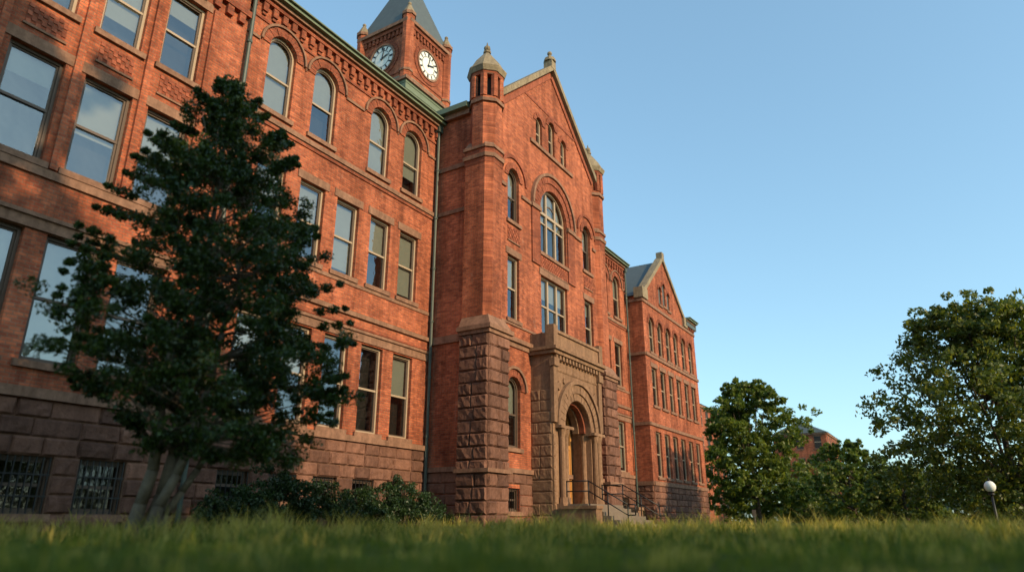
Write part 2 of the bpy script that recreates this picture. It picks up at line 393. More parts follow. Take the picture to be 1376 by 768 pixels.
def rake(b,F,p0,p1,th,d0,d1):
    dx=p1[0]-p0[0]; dz=p1[1]-p0[1]; l=math.hypot(dx,dz); nx,nz=-dz/l*th,dx/l*th
    if nz<0: nx,nz=-nx,-nz
    b.prism(F,[p0,p1,(p1[0]+nx,p1[1]+nz),(p0[0]+nx,p0[1]+nz)],d0,d1)
rake(Bcap,FR,(43.1,EV+.3),(47.4,18.75),.28,-.14,.4); rake(Bcap,FR,(51.7,EV+.3),(47.4,18.752),.28,-.145,.4)
Bcap.fbox(FR,47.15,47.65,18.8,19.4,-.16,.3); Bcap.fbox(FR,42.5,43.5,EV-.2,EV+.55,-.17,.5); Bcap.fbox(FR,51.4,52.2,EV-.2,EV+.55,-.17,.5)
corbel_cornice(FR,51.95,XR1,15.4)
Bsl.add([(42.5,YR+.1,EV),(47.4,YR+.1,18.75),(52.1,YR+.1,EV),(42.5,29,EV),(47.4,29,18.75),(52.1,29,EV)],[(0,1,4,3),(1,2,5,4),(3,4,5),(0,2,1)])
Bsl.box(51.9,XR1+.2,YR-.2,29,EV+.02,15.4)
# ---------------------------------------------------------------- central pavilion
C=26.9; YP=14.2; FP=F_front(YP); PX0,PX1=21.3,32.5
wl,wr_=23.2,30.6
ops_gf=[('a',wl,2.7,1.05,5.5),('a',wr_,2.7,1.05,5.5)]
ops_sf=[('r',wl,7.88,.95,10.7),('r',wr_,7.88,.95,10.7),('r',C,7.88,2.6,10.62)]
ops_tf=[('a',wl,12.3,.95,14.87),('a',wr_,12.3,.95,14.87),('a',C,11.75,2.66,15.25)]
ops_g=[('a',C-1.28,17.3,.62,18.85),('a',C,17.35,.66,19.25),('a',C+1.28,17.3,.62,18.85)]
door_op=('r',C,.6,3.0,5.15)
wall(Bw,FP,[(PX0,G-.1),(PX1,G-.1),(PX1,17.6),(31.8,18.0),(C,22.45),(22.0,18.0),(PX0,17.6)],ops_gf+ops_sf+ops_tf+ops_g+[door_op,('r',wl,.35,.9,1.2),('r',wr_,.35,.9,1.2)])
for x in (wl,wr_):
    window(FP,('r',x,.35,.9,1.2),light=False,sill=True,base=True)
    for i in range(6): Bgr.fbox(FP,x-.4+i*.16-.01,x-.4+i*.16+.01,.36,1.19,.02,.04)
for o in ops_gf:
    window(FP,o,light=False); Bm.vouss(FP,o[1],o[4]-.525,.53,.80,-.05,.05,15); Bs.arch(FP,o[1],o[4]-.525,.84,.95,-.12,.03,24)
for o in ops_sf[:2]: window(FP,o,lintel=True)
window(FP,ops_sf[2],mull=2,lintel=True)
for o in ops_tf[:2]:
    window(FP,o,light=False); Bm.vouss(FP,o[1],o[4]-.475,.48,.74,-.05,.05,15); Bm.arch(FP,o[1],o[4]-.475,.98,1.12,-.07,.03,24)
    panel(FP,o[1],11.35,.95,12.0)
o=ops_tf[2]; window(FP,o,style='arch3',mull=2)
zc=o[4]-1.33
Bm.vouss(FP,C,zc,1.34,1.70,-.05,.05,25); Bm.vouss(FP,C,zc,1.72,2.02,-.10,.05,29); Bs.arch(FP,C,zc,2.06,2.2,-.17,.03,36)
for sx in (-1,1):
    a,b=sorted((C+sx*1.40,C+sx*2.15)); Bm.fbox(FP,a,b,11.0,zc-.22,-.07,.02)
    a,b=sorted((C+sx*1.36,C+sx*2.22)); Bs.fbox(FP,a,b,zc-.22,zc-.003,-.14,.02)
panel(FP,C,10.98,2.6,11.56)
for a,b in ((22.16,22.55),(23.86,24.66),(29.14,29.96),(31.25,31.64)):
    band(Bs,FP,a,b,zc-.2,zc-.04,.08)
for o in ops_g: window(FP,o,light=True,sill=False); Bm.vouss(FP,o[1],o[4]-o[3]/2,o[3]/2+.005,o[3]/2+.26,-.04,.05,11)
band(Bs,FP,C-2.2,C+2.2,17.1,17.28,.09)
band(Bs,FP,22.2,31.6,6.72,6.92,.06); band(Bs,FP,22.2,31.6,6.922,7.10,.16); band(Bs,FP,22.2,31.6,7.62,7.715,.05)
rust(Br,FP,22.3,31.5,G,.4,5,[(wl-.45,wl+.45,.15,1.2),(wr_-.45,wr_+.45,.15,1.2),(24.6,29.2,-1,3)],proj=.07)
band(Bs,FP,22.3,31.5,1.752,1.93,.13)
band(Bte,FP,C-2.9,C+2.9,19.5,19.64,.03)
rake(Bcap,FP,(21.9,17.9),(C,22.40),.26,-.22,.5); rake(Bcap,FP,(31.9,17.9),(C,22.402),.26,-.225,.5)
rake(Bte,FP,(22.3,17.75),(C,21.95),.26,-.06,.02); rake(Bte,FP,(31.5,17.75),(C,21.952),.26,-.063,.02)
Bcap.fbox(FP,C-.22,C+.22,22.45,22.95,-.24,.25); Bcap.ngon(C,YP,22.95,23.15,.34,.30,8); Bcap.ngon(C,YP,23.15,23.5,.14,.05,8); Bcap.sphere(C,YP,23.5,.13)
FS=F_side(PX0)
wall(Bw,FS,[(YP,G-.1),(17.0,G-.1),(17.0,17.6),(YP,17.6)],[])
rust(Br,FS,15.25,17.0,G,.4,5,proj=.06)
for z0,z1,p in ((1.752,1.93,.12),(6.72,7.02,.09),(12.38,12.56,.07),(14.5,14.7,.07)): band(Bs,FS,15.25,17.0,z0,z1,p)
Bs.fbox(FS,15.2,17,17.0,17.25,-.2,.03); Bc.fbox(FS,15.2,17.5,17.25,17.5,-.42,.05)
FSr=F_side(PX1,-1); wall(Bw,FSr,[(YP,G-.1),(17.0,G-.1),(17.0,17.6),(YP,17.6)],[])
Bc.fbox(FSr,15.2,17.5,17.25,17.5,-.42,.05)
Bsl.add([(21.0,YP+.35,17.5),(C,YP+.35,21.5),(32.8,YP+.35,17.5),(21.0,28,17.5),(C,28,21.5),(32.8,28,17.5)],[(0,1,4,3),(1,2,5,4),(3,4,5),(0,2,1)])
def buttress(xc):
    x0,x1=xc-.7,xc+.7; y0,y1=13.9,15.25
    Bmo.box(x0+.03,x1-.03,y0+.03,y1,G-.1,6.85)
    rust(Br,F_front(y0),x0,x1,G,.47,15,proj=.10,wr=(.5,.9))
    rust(Br,F_side(x0),y0,y1,G,.47,15,proj=.10,wr=(.5,.8)); rust(Br,F_side(x1,-1),y0,y1,G,.47,15,proj=.10,wr=(.5,.8))
    Bs.box(x0-.14,x1+.14,y0-.14,y1+.05,1.66,1.80)
    Bs.box(x0-.10,x1+.10,y0-.10,y1+.03,6.80,6.95); Bs.box(x0-.18,x1+.18,y0-.18,y1+.05,6.952,7.12)
    def fr(b,a0,b0,c0,d0,z0,a1,b1,c1,d1,z1):
        b.add([(a0,c0,z0),(b0,c0,z0),(b0,d0,z0),(a0,d0,z0),(a1,c1,z1),(b1,c1,z1),(b1,d1,z1),(a1,d1,z1)],[(0,3,2,1),(4,5,6,7),(0,1,5,4),(1,2,6,5),(2,3,7,6),(3,0,4,7)])
    fr(Bs,x0-.12,x1+.12,y0-.12,y1,7.12,x0+.1,x1-.1,y0+.1,y1,7.55)
    a0,a1,b0,b1=x0+.1,x1-.1,y0+.1,y1; ch=.26
    ply=[(a0+ch,b0),(a1-ch,b0),(a1,b0+ch),(a1,b1),(a0,b1),(a0,b0+ch)]
    def pz(b,p,z0,z1,s=1.0,s0=1.0):
        cx=(a0+a1)/2; cy=(b0+b1)/2; n=len(p)
        b.add([(cx+(x-cx)*s0,cy+(y-cy)*s0,z0) for x,y in p]+[(cx+(x-cx)*s,cy+(y-cy)*s,z1) for x,y in p],
              [tuple(range(n-1,-1,-1)),tuple(range(n,2*n))]+[(i,(i+1)%n,n+(i+1)%n,n+i) for i in range(n)])
    pz(Bw,ply,7.5,14.25)
    pz(Bm,ply,14.25,14.5,1.06,1.02); pz(Bs,ply,14.5,14.68,1.16,1.14); pz(Bm,ply,14.68,14.95,1.04,1.04); pz(Bs,ply,14.95,15.08,1.14,1.14); pz(Bs,ply,15.08,15.4,.85,1.1)
    cx,cy=xc-.03,14.6
    Bw.ngon(cx,cy,15.0,17.2,.70,.70); Bs.ngon(cx,cy,17.2,17.36,.80,.80)
    Bw.ngon(cx,cy,17.36,17.5,.72,.72)
    Bro.ngon(cx,cy,17.45,18.7,.45,.45)
    for i in range(8):
        a=math.pi/8+i*math.pi/4; px,py=cx+.62*math.cos(a),cy+.62*math.sin(a)
        Bw.ngon(px,py,17.5,18.62,.165,.165,6)
    Bm.ngon(cx,cy,18.6,18.75,.74,.78); Bcap.ngon(cx,cy,18.75,18.98,.82,.92); Bcap.ngon(cx,cy,18.98,19.08,.92,.86)
    Bcap.ngon(cx,cy,19.08,19.55,.82,.57); Bcap.ngon(cx,cy,19.55,20.15,.57,.12); Bcap.ngon(cx,cy,20.15,20.25,.18,.18); Bcap.sphere(cx,cy,20.42,.16,8,6)
    Bcap.ngon(cx,cy,20.5,20.75,.05,.02)
buttress(21.6); buttress(32.2)
# ---------------------------------------------------------------- portal
YE=13.2; FE=F_front(YE); EX0,EX1=24.6,29.2; FLR=.65
ao=('a',C,FLR-.2,2.5,4.95)
wall(Bpo,FE,[(EX0,G-.1),(EX1,G-.1),(EX1,7.0),(EX0,7.0)],[ao],1.6)
for x,sg in ((EX0,1),(EX1,-1)):
    Fs=F_side(x,sg); wall(Bpo,Fs,[(YE,G-.1),(YP+.1,G-.1),(YP+.1,7.0),(YE,7.0)],[])
    rust(Bpo,Fs,YE+.05,YP,G,.45,12,proj=.04,wr=(.5,.9))
Bpo.box(EX0,EX1,YE,YP+.05,6.98,7.02)
zs=4.95-1.25
Bpo.vouss(FE,C,zs,1.26,1.56,-.03,.06,17); Bpo.vouss(FE,C,zs,1.58,1.92,-.09,.06,19); Bpo.arch(FE,C,zs,1.95,2.12,-.17,.03,36)
Bm.arch(FE,C,zs,1.12,1.25,.25,.5,30); Bpo.arch(FE,C,zs,1.05,1.25,.52,.8,30)
for sx in (-1,1):
    for j,(dx,dy) in enumerate(((1.42,-.10),(1.75,-.12),(1.18,.35))):
        x=C+sx*dx; y=YE+dy
        Bpo.ngon(x,y,FLR,FLR+.25,.19,.17,8); Bpo.ngon(x,y,FLR+.25,zs-.45,.125,.115,10); Bpo.ngon(x,y,zs-.45,zs-.12,.12,.2,8)
    a,b=sorted((C+sx*1.0,C+sx*2.12)); Bpo.fbox(FE,a,b,zs-.12,zs-.004,-.3,.05)
    a,b=sorted((C+sx*1.2,C+sx*2.12)); Bpo.fbox(FE,a,b,G-.1,FLR,-.32,.05)
    a,b=sorted((C+sx*2.02,C+sx*2.36)); Bpo.fbox(FE,a,b,zs+.1,6.1,-.12,.05)
    Bpo.fbox(FE,a-.05,b+.05,6.1,6.45,-.2,.05)
rust(Bpo,FE,EX0,EX1,5.95,.42,1,proj=.03,wr=(.5,.8))
for sx in (-1,1):
    a,b=sorted((C+sx*2.13,C+sx*2.3)); rust(Bpo,FE,a,b,G,.45,8,proj=.03,wr=(.5,.8))
    for dx,dz,r in ((1.75,5.35,.2),(1.25,5.62,.13),(1.95,4.9,.12)):
        cx_=C+sx*dx; Bpo.prism(FE,[(cx_+r*math.cos(i*math.pi/6)*(1 if i%2 else .75),dz+r*math.sin(i*math.pi/6)*(1 if i%2 else .75)) for i in range(12)],-.06,.02)
for i in range(15): Bpo.fbox(FE,EX0+.1+i*.3,EX0+.26+i*.3,6.42,6.62,-.18,.02)
Bpo.box(EX0-.16,EX1+.16,YE-.24,YP,6.62,6.78); Bpo.box(EX0-.24,EX1+.24,YE-.34,YP,6.782,6.92)
Bpo.box(EX0-.05,EX1+.05,YE-.12,YE+.14,6.92,7.55); Bpo.box(EX0-.05,EX0+.18,YE+.14,YP,6.92,7.55); Bpo.box(EX1-.18,EX1+.05,YE+.14,YP,6.92,7.55)
Bpo.box(EX0-.12,EX1+.12,YE-.19,YE+.2,7.552,7.68)
Bpo.box(EX0-.14,EX0+.22,YE-.2,YE+.2,6.925,7.86); Bpo.box(EX1-.22,EX1+.14,YE-.2,YE+.2,6.925,7.86)
Bpo.box(C-1.6,C+1.6,YP-.9,YP+1.2,FLR-.3,FLR)
FD=F_front(YP+.0)
Bd.strip(FD,oloop(('a',C,FLR,2.4,4.9)),oloop(('a',C,FLR,2.4,4.9),.14),-.05,.1)
Bd.fbox(FD,C-1.1,C+1.1,3.0,3.18,-.06,.1); Bd.fbox(FD,C-.07,C+.07,FLR,3.0,-.055,.1)
for sx in (-1,1):
    a,b=sorted((C+sx*.07,C+sx*1.06))
    Bd.fbox(FD,a,a+.14,FLR,3.0,-.02,.06); Bd.fbox(FD,b-.14,b,FLR,3.0,-.02,.06)
    Bd.fbox(FD,a+.14,b-.14,FLR,1.55,-.01,.05); Bd.fbox(FD,a+.14,b-.14,2.84,3.0,-.02,.06); Bd.fbox(FD,a+.14,b-.14,1.55,1.7,-.022,.06)
    Bd.fbox(FD,a+.24,b-.24,FLR+.2,1.4,-.035,.0); Bd.fbox(FD,a+.14,b-.14,2.25,2.31,-.015,.05); Bd.fbox(FD,(a+b)/2-.03,(a+b)/2+.03,1.7,2.84,-.018,.05)
for i in (-.45,0,.45): Bd.fbox(FD,C+i-.03,C+i+.03,3.18,4.75-abs(i)*.5,-.02,.05)
Bg.poly(FD,oloop(('a',C,FLR,2.4,4.9),.1),.03)
Bro.box(C-1.5,C+1.5,YP+.9,YP+1.0,FLR,5.4)
# ---------------------------------------------------------------- big roofs and hidden walls
for X0,X1,zt in ((-.6,21.6,17.0),(32.2,42.6,17.0)):
    Bsl.add([(X0,16.6,zt),(X1,16.6,zt),(X1,30,zt),(X0,30,zt),(X0,23.3,20.2),(X1,23.3,20.2)],[(0,1,5,4),(3,4,5,2),(0,4,3),(1,2,5)])
Bw.box(-.6,42.7,29.2,29.6,G-.1,17); Bw.box(42.7,XR1,29.1,29.5,G-.1,EV); Bw.box(-.6,-.3,17.3,29.2,G-.1,16.99)
Bw.box(XR1-.3,XR1,YR+.02,29.1,G-.1,15.3)
Bmo.box(-.55,42.4,17.7,29.1,16.4,16.9)
# ---------------------------------------------------------------- clock tower
tw=empty('clock_tower')
Tb=Bt('tower_brick_shaft','brick',tw); Tm=Bt('tower_moulded_brick','brick2',tw); Ts=Bt('tower_stone_trim','stone',tw); Tc=Bt('tower_base_cladding','copper',tw)
Tsl=Bt('tower_slate_roof','slate',tw); Tw=Bt('clock_faces','white',tw); Tk=Bt('clock_hands_and_numerals','black',tw); Tcap=Bt('pinnacle_caps','cap',tw)
tx,ty,hw=26.85,24.4,1.9
Tb.box(tx-hw,tx+hw,ty-hw,ty+hw,18,28.0)
Tc.box(tx-hw-.3,tx+hw+.3,ty-hw-.3,ty+hw+.3,18,23.6)
for k in range(12): Tc.box(tx-hw-.33,tx+hw+.33,ty-hw-.33,ty+hw+.33,19+k*.4,19.03+k*.4)
Ts.box(tx-hw-.42,tx+hw+.42,ty-hw-.42,ty+hw+.42,23.6,23.8)
Tc.add([(tx-hw-.35,ty-hw-.35,23.8),(tx+hw+.35,ty-hw-.35,23.8),(tx+hw+.35,ty+hw+.35,23.8),(tx-hw-.35,ty+hw+.35,23.8),(tx-hw,ty-hw,24.3),(tx+hw,ty-hw,24.3),(tx+hw,ty+hw,24.3),(tx-hw,ty+hw,24.3)],[(0,1,5,4),(1,2,6,5),(2,3,7,6),(3,0,4,7)])
for sx in (-1,1):
    for sy in (-1,1):
        x,y=tx+sx*(hw-.08),ty+sy*(hw-.08)
        Tb.ngon(x,y,23.5,28.35,.36,.36); Ts.ngon(x,y,28.3,28.5,.44,.44); Tcap.ngon(x,y,28.5,29.15,.40,.10); Tcap.sphere(x,y,29.25,.12,8,6); Ts.ngon(x,y,24.35,24.5,.42,.42)
for F,cu in ((F_side(tx-hw),ty),(F_front(ty-hw),tx),(F_side(tx+hw,-1),ty)):
    Tm.fbox(F,cu-hw,cu+hw,27.55,27.8,-.14,.02); Ts.fbox(F,cu-hw-.1,cu+hw+.1,27.8,28.02,-.26,.02)
    for i in range(10): u=cu-1.5+i*.31; Tm.fbox(F,u,u+.16,27.2,27.55,-.10,.02)
    Tm.fbox(F,cu-1.5,cu+1.5,24.5,24.62,-.05,.02)
    zc=25.95; R=.90
    Tm.vouss(F,cu,zc,R+.12,R+.36,-.05,.02,20)
    Ts.arch(F,cu,zc,R,R+.1,-.10,.02,40,0,2*math.pi); Tm.arch(F,cu,zc,R+.12,R+.36,-.045,.02,24,math.pi,2*math.pi)
    Tw.prism(F,[(cu+R*math.cos(2*math.pi*i/40),zc+R*math.sin(2*math.pi*i/40)) for i in range(40)],-.05,.02)
    Tk.arch(F,cu,zc,R-.05,R-.02,-.058,-.045,40,0,2*math.pi); Tk.arch(F,cu,zc,R*.60,R*.64,-.058,-.045,40,0,2*math.pi)
    def bar(a,r0,r1,w,d):
        c,s=math.cos(a),math.sin(a); Tk.prism(F,[(cu+c*r0-s*w,zc+s*r0+c*w),(cu+c*r1-s*w,zc+s*r1+c*w),(cu+c*r1+s*w,zc+s*r1-c*w),(cu+c*r0+s*w,zc+s*r0-c*w)],d,d+.01)
    for i in range(12): bar(i*math.pi/6,R*.68,R*.92,.05 if i%3 else .07,-.06)
    sg=1 if isinstance(F,F_front) else -1
    a=math.radians(78); bar(math.pi-a if sg<0 else a,-.12,R*.82,.035,-.075); a=math.radians(20); bar(math.pi-a if sg<0 else a,-.1,R*.55,.05,-.09)
Tsl.add([(tx-hw-.1,ty-hw-.1,28.03),(tx+hw+.1,ty-hw-.1,28.03),(tx+hw+.1,ty+hw+.1,28.03),(tx-hw-.1,ty+hw+.1,28.03),(tx,ty,34)],[(0,1,4),(1,2,4),(2,3,4),(3,0,4)])
# ---------------------------------------------------------------- steps and rails
stp=empty('entrance_steps'); Sst=Bt('stone_steps','conc',stp); Sc=Bt('cheek_walls','tan',stp)
Sst.box(25.1,28.7,12.0,13.5,G-.1,FLR-.004)
for i in range(5):
    Sst.box(25.12,28.68,12.0-.32*(i+1),12.0-.32*i,G-.1,FLR-.15*(i+1))
Sc.box(24.55,25.08,11.4,12.86,G-.1,.45); Sc.box(24.5,25.1,11.35,12.87,.45,.57); Sc.box(28.72,29.25,11.4,12.86,G-.1,.45); Sc.box(28.7,29.3,11.35,12.87,.45,.57)
rl=empty('metal_handrail'); Rb=Bt('rails_and_posts','black',rl,True)
for x in (25.2,28.6):
    pts=[(x,13.0,FLR+.85),(x,12.0,FLR+.85),(x,10.4,G+.85),(x,10.1,G+.85)]
    for off in (0,-.38):
        for a,b in zip(pts[:-1],pts[1:]):
            Rb.limb((a[0],a[1],a[2]+off),(b[0],b[1],b[2]+off),.025,.025,6)
    for y,z in ((12.95,FLR),(12.0,FLR),(11.2,FLR-.45),(10.4,G)):
        Rb.limb((x,y,z-.1),(x,y,z+.86),.024,.024,6)
    Rb.limb((x,10.1,G+.85),(x,10.1,G+.47),.025,.025,6)
# ---------------------------------------------------------------- street lamp, sign, distant buildings
def hgt(x,y):
    def sm(t): t=np.clip(t,0,1); return t*t*(3-2*t)
    return G-1.35*sm((x-23)/14)*sm((11.5-y)/8)
def lampost(x,y,H):
    e=empty('street_lamp'); z=float(hgt(x,y)); b=Bt('post','black',e,True); g=Bt('globe','white',e,True); c=Bt('collar','black',e)
    c.ngon(x,y,z-.1,z+.25,.2,.17,8); c.ngon(x,y,z+.25,z+.6,.13,.08,8); b.limb((x,y,z+.5),(x,y,z+H-.45),.06,.045,10)
    c.ngon(x,y,z+H-.47,z+H-.40,.12,.12,10); c.ngon(x,y,z+H-.4,z+H-.34,.09,.13,10)
    g.sphere(x,y,z+H-.13,.22,16,10,1.1); c.ngon(x,y,z+H+.08,z+H+.14,.09,.06,8); c.ngon(x,y,z+H+.14,z+H+.26,.03,.01,6)
lampost(37,-1.5,3.15)
sg=empty('small_lawn_sign'); b=Bt('sign_post','conc',sg); b.box(40.0,40.06,9.2,9.26,-.9,.45); b2=Bt('sign_board','conc',sg); b2.box(39.97,39.995,9.13,9.33,.25,.6)
def simple_bld(name,x0,x1,y0,y1,h,floors,mat='brick'):
    e=empty(name); w=Bt('walls',mat,e); g=Bt('window_glass','room',e); t=Bt('trim','stone',e); r=Bt('roof','slate',e); fr=Bt('window_frames','frame',e)
    w.box(x0,x1,y0,y1,-2,h)
    for F,a,b_ in ((F_side(x0),y0,y1),(F_front(y0),x0,x1)):
        n=int((b_-a)/2.2); st=(b_-a)/n; fh=h/floors
        for k in range(floors):
            for i in range(n):
                u=a+st*(i+.5); z=k*fh+.9
                g.fbox(F,u-.5,u+.5,z,z+fh*.55,-.02,.05); fr.fbox(F,u-.5,u+.5,z+fh*.27,z+fh*.3,-.04,.0); t.fbox(F,u-.6,u+.6,z-.15,z,-.08,.02); t.fbox(F,u-.6,u+.6,z+fh*.55,z+fh*.55+.2,-.05,.02)
        t.fbox(F,a,b_,h-.3,h,-.2,.02)
    m=(y0+y1)/2
    r.add([(x0-.3,y0-.3,h),(x1+.3,y0-.3,h),(x1+.3,y1+.3,h),(x0-.3,y1+.3,h),(x0+2,m,h+2.2),(x1-2,m,h+2.2)],[(0,1,5,4),(1,2,5),(2,3,4,5),(3,0,4)])
simple_bld('brick_apartment_building',118,132,15.0,23,13.2,4)
simple_bld('brick_hall_building',74,84,22.0,34,12.2,4)
# ---------------------------------------------------------------- vegetation
def quads_mesh(name,V,parent,mat,k=4):
    n=len(V)//k; me=bpy.data.meshes.new(name)
    me.vertices.add(len(V)); me.vertices.foreach_set('co',V.astype(np.float32).ravel())
    me.loops.add(n*k); me.loops.foreach_set('vertex_index',np.arange(n*k,dtype=np.int32))
    me.polygons.add(n); me.polygons.foreach_set('loop_start',(np.arange(n)*k).astype(np.int32))
    try: me.polygons.foreach_set('loop_total',np.full(n,k,dtype=np.int32))
    except Exception: pass
    me.update(calc_edges=True); me.materials.append(M[mat])
    ob=bpy.data.objects.new(name,me); scene.collection.objects.link(ob); ob.parent=parent; return ob
def leafverts(C,size,rs,asp=.5):
    n=len(C); t=rs.normal(size=(n,3)); t/=np.linalg.norm(t,axis=1)[:,None]
    q=rs.normal(size=(n,3)); b=np.cross(t,q); b/=np.linalg.norm(b,axis=1)[:,None]
    s=(size*rs.uniform(.6,1.3,n))[:,None]
    V=np.stack([C-t*s,C-t*s*.1+b*s*asp,C+t*s,C-t*s*.1-b*s*asp],1); return V.reshape(-1,3)
def cluster_leaves(cl,rad,per,rs):
    cl=np.asarray(cl); rad=np.broadcast_to(rad,(len(cl),)); o=rs.normal(size=(len(cl),per,3)); 
    o/=np.linalg.norm(o,axis=2)[:,:,None]; o*=(rs.uniform(0,1,(len(cl),per,1))**.45)*rad[:,None,None]; o[:,:,2]*=.7
    return (cl[:,None,:]+o).reshape(-1,3)
Rv=np.array([.524,-.852])
def holly(bx,by):
    e=empty('holly_tree'); rs=np.random.RandomState(11); T=Bt('trunks_and_limbs','bark',e,True)
    zs_=[1.0,1.6,2.3,3.2,4.2,5.2,6.0,6.8,7.5,8.0,8.3]; rr=[.8,1.55,1.95,2.0,1.9,1.7,1.4,1.05,.62,.3,.08]
    off=[1.5,.95,.8,.75,.65,.55,.5,.42,.40,.36,.34]
    stems=[]
    for k,(a,l,top) in enumerate(((0.3,.12,7.9),(2.6,.18,6.2),(4.9,.26,5.8),(5.7,.36,4.3))):
        p=[(bx+.14*math.cos(a),by+.14*math.sin(a),G-.1)]
        n=12
        for i in range(1,n+1):
            t=i/n; z=G+t*top; c=np.interp(z,zs_,off)*t
            sp=l*min(1,t*1.8)*1.6+.14*(1-t)
            p.append((bx+Rv[0]*c+sp*math.cos(a+t*.8)+rs.normal(0,.03),by+Rv[1]*c+sp*math.sin(a+t*.8)+rs.normal(0,.03),z))
        r0=(.13,.11,.09,.07)[k]
        for i in range(n): T.limb(p[i],p[i+1],r0*(1.25 if i==0 else 1)*(1-i/n*.9),r0*(1-(i+1)/n*.9),9)
        stems.append(p)
    cl=[];rad=[]
    while len(cl)<760:
        z=rs.uniform(1.0,8.3); R=np.interp(z,zs_,rr)
        if rs.uniform()>(R/2.0)**1.1+.06: continue
        a=rs.uniform(0,2*math.pi); lump=1+.24*math.sin(3*a+z*1.7)+.17*math.sin(5*a-z*3.1)
        r=R*lump*(rs.uniform(.1,1)**.5); c=np.interp(z,zs_,off)
        x=bx+Rv[0]*c+r*math.cos(a); y=by+Rv[1]*c+r*math.sin(a)
        if math.sin(x*3.3+1)+math.sin(y*3.7)+math.sin(z*3.4+2)>1.0: continue
        z-=.12*r
        cl.append((x,y,z)); rad.append(rs.uniform(.12,.30))
        if len(cl)%3==0:
            st=stems[rs.randint(0,3)]; zz=max(1.1,z-.4*r); q=min(st,key=lambda s_:abs(s_[2]-zz))
            m=((q[0]+x)/2,(q[1]+y)/2,(q[2]+z)/2+.05); T.limb(q,m,.022,.014,5); T.limb(m,(x,y,z),.014,.005,5)
    for i in range(110):
        z=rs.uniform(1.3,8.0); R=np.interp(z,zs_,rr); a=rs.uniform(0,2*math.pi); c=np.interp(z,zs_,off)
        for t in (.95,1.08,1.2):
            cl.append((bx+Rv[0]*c+R*t*math.cos(a),by+Rv[1]*c+R*t*math.sin(a),z+(t-.9)*.5)); rad.append(.13 if t<1.1 else .08)
    C_=cluster_leaves(cl,np.array(rad),140,rs)
    quads_mesh('leaves',leafverts(C_,.038,rs,.5),e,'holly')
holly(6.75,11.15)
def broadleaf(name,bx,by,H,R,leaf,seed,mat='oak',low=.25,nl=16,per=34,ncl=46,bark='bark_d',trunk=.28):
    e=empty(name); rs=np.random.RandomState(seed); T=Bt('trunk_and_limbs',bark,e); z0=float(hgt(bx,by))
    hc=H*low; fork=(bx,by,z0+hc+.1*H)
    T.limb((bx,by,z0-.2),(bx+.1,by,z0+hc*.6),trunk*1.3,trunk,10); T.limb((bx+.1,by,z0+hc*.6),fork,trunk,trunk*.8,10)
    T.limb(fork,(bx,by,z0+H*.85),trunk*.7,.04,8)
    cl=[];rad=[]
    for i in range(nl):
        t=(i+.5)/nl; z=z0+hc+(H-hc)*t; prof=math.sin(math.pi*min(1,.18+t*.78))**.7
        a=i*2.4+rs.uniform(-.4,.4); rl_=R*prof*rs.uniform(.35,.78); lr=R*rs.uniform(.24,.42)*(.6+.5*prof)
        lc=np.array([bx+rl_*math.cos(a),by+rl_*math.sin(a),min(z,z0+H-lr*.7)])
        mid=(np.array(fork)+lc)/2; mid[2]+=.1*R; T.limb(fork if t<.6 else (bx,by,z0+H*.6),mid,trunk*.35,trunk*.2,6); T.limb(mid,lc,trunk*.2,.03,6)
        for j in range(ncl):
            o=rs.normal(size=3); o/=np.linalg.norm(o); o*=lr*rs.uniform(.5,1.25); o[2]*=.72
            cl.append(lc+o); rad.append(lr*rs.uniform(.13,.28))
    C_=cluster_leaves(cl,np.array(rad),per,rs); quads_mesh('leaves',leafverts(C_,leaf,rs,.55),e,mat)
broadleaf('oak_tree',46,-3.0,13.6,6.7,.13,21,'oak2',.14,34,34,46)
broadleaf('maple_tree',62,14.0,11.9,4.9,.15,5,'oak',.08,24,36,50)
broadleaf('maple_tree.001',80,8.6,8.6,4.4,.18,6,'oak',.1,16,30,42)
broadleaf('maple_tree.002',72,3.6,6.2,4.2,.18,8,'oak2',.08,14,30,40)
broadleaf('maple_tree.003',60,-10,13,6,.2,9,'oak2',.1,16,26,40)
# trees across the lawn behind the photographer, shading lawn and lower-left facade
broadleaf('elm_tree',-1.0,-12.0,24.5,7.5,.27,31,'oak2',.22,28,38,44,trunk=.4)
broadleaf('elm_tree.001',7.0,-14.5,18.0,5.6,.25,32,'oak2',.2,22,38,42,trunk=.35)
broadleaf('elm_tree.002',22.0,-26.0,12.5,5.0,.20,33,'oak2',.2,18,24,36,trunk=.35)
def grove(name,x0,x1,n,y,hmin,hmax,leaf,seed,per=22,axis=0):
    e=empty(name); rs=np.random.RandomState(seed); cl=[];rad=[]; T=Bt('trunks','bark_d',e)
    for i in range(n):
        u=x0+(x1-x0)*(i+rs.uniform(-.3,.3))/n; v=y+rs.uniform(-10,10); x,yy=(u,v) if axis==0 else (v,u)
        H=rs.uniform(hmin,hmax); R=rs.uniform(3,5)
        T.limb((x,yy,-2),(x,yy,H*.5),.3,.2,6)
        for j in range(75):
            o=rs.normal(size=3); o/=np.linalg.norm(o); o*=rs.uniform(.5,1.15); cl.append((x+o[0]*R,yy+o[1]*R,max(-1.3,-1.2+H*.52+o[2]*H*.5))); rad.append(rs.uniform(.6,1.2))
    C_=cluster_leaves(cl,np.array(rad),per,rs); quads_mesh('foliage',leafverts(C_,leaf,rs,.6),e,'oak2')
grove('distant_trees',-130,32,60,111,6,10.5,.28,77,22,1)
grove('offscreen_grove',-70,80,34,-52,10,15,.32,78,18,0)  # unseen tree line, added to block low sky fill and darken window reflections
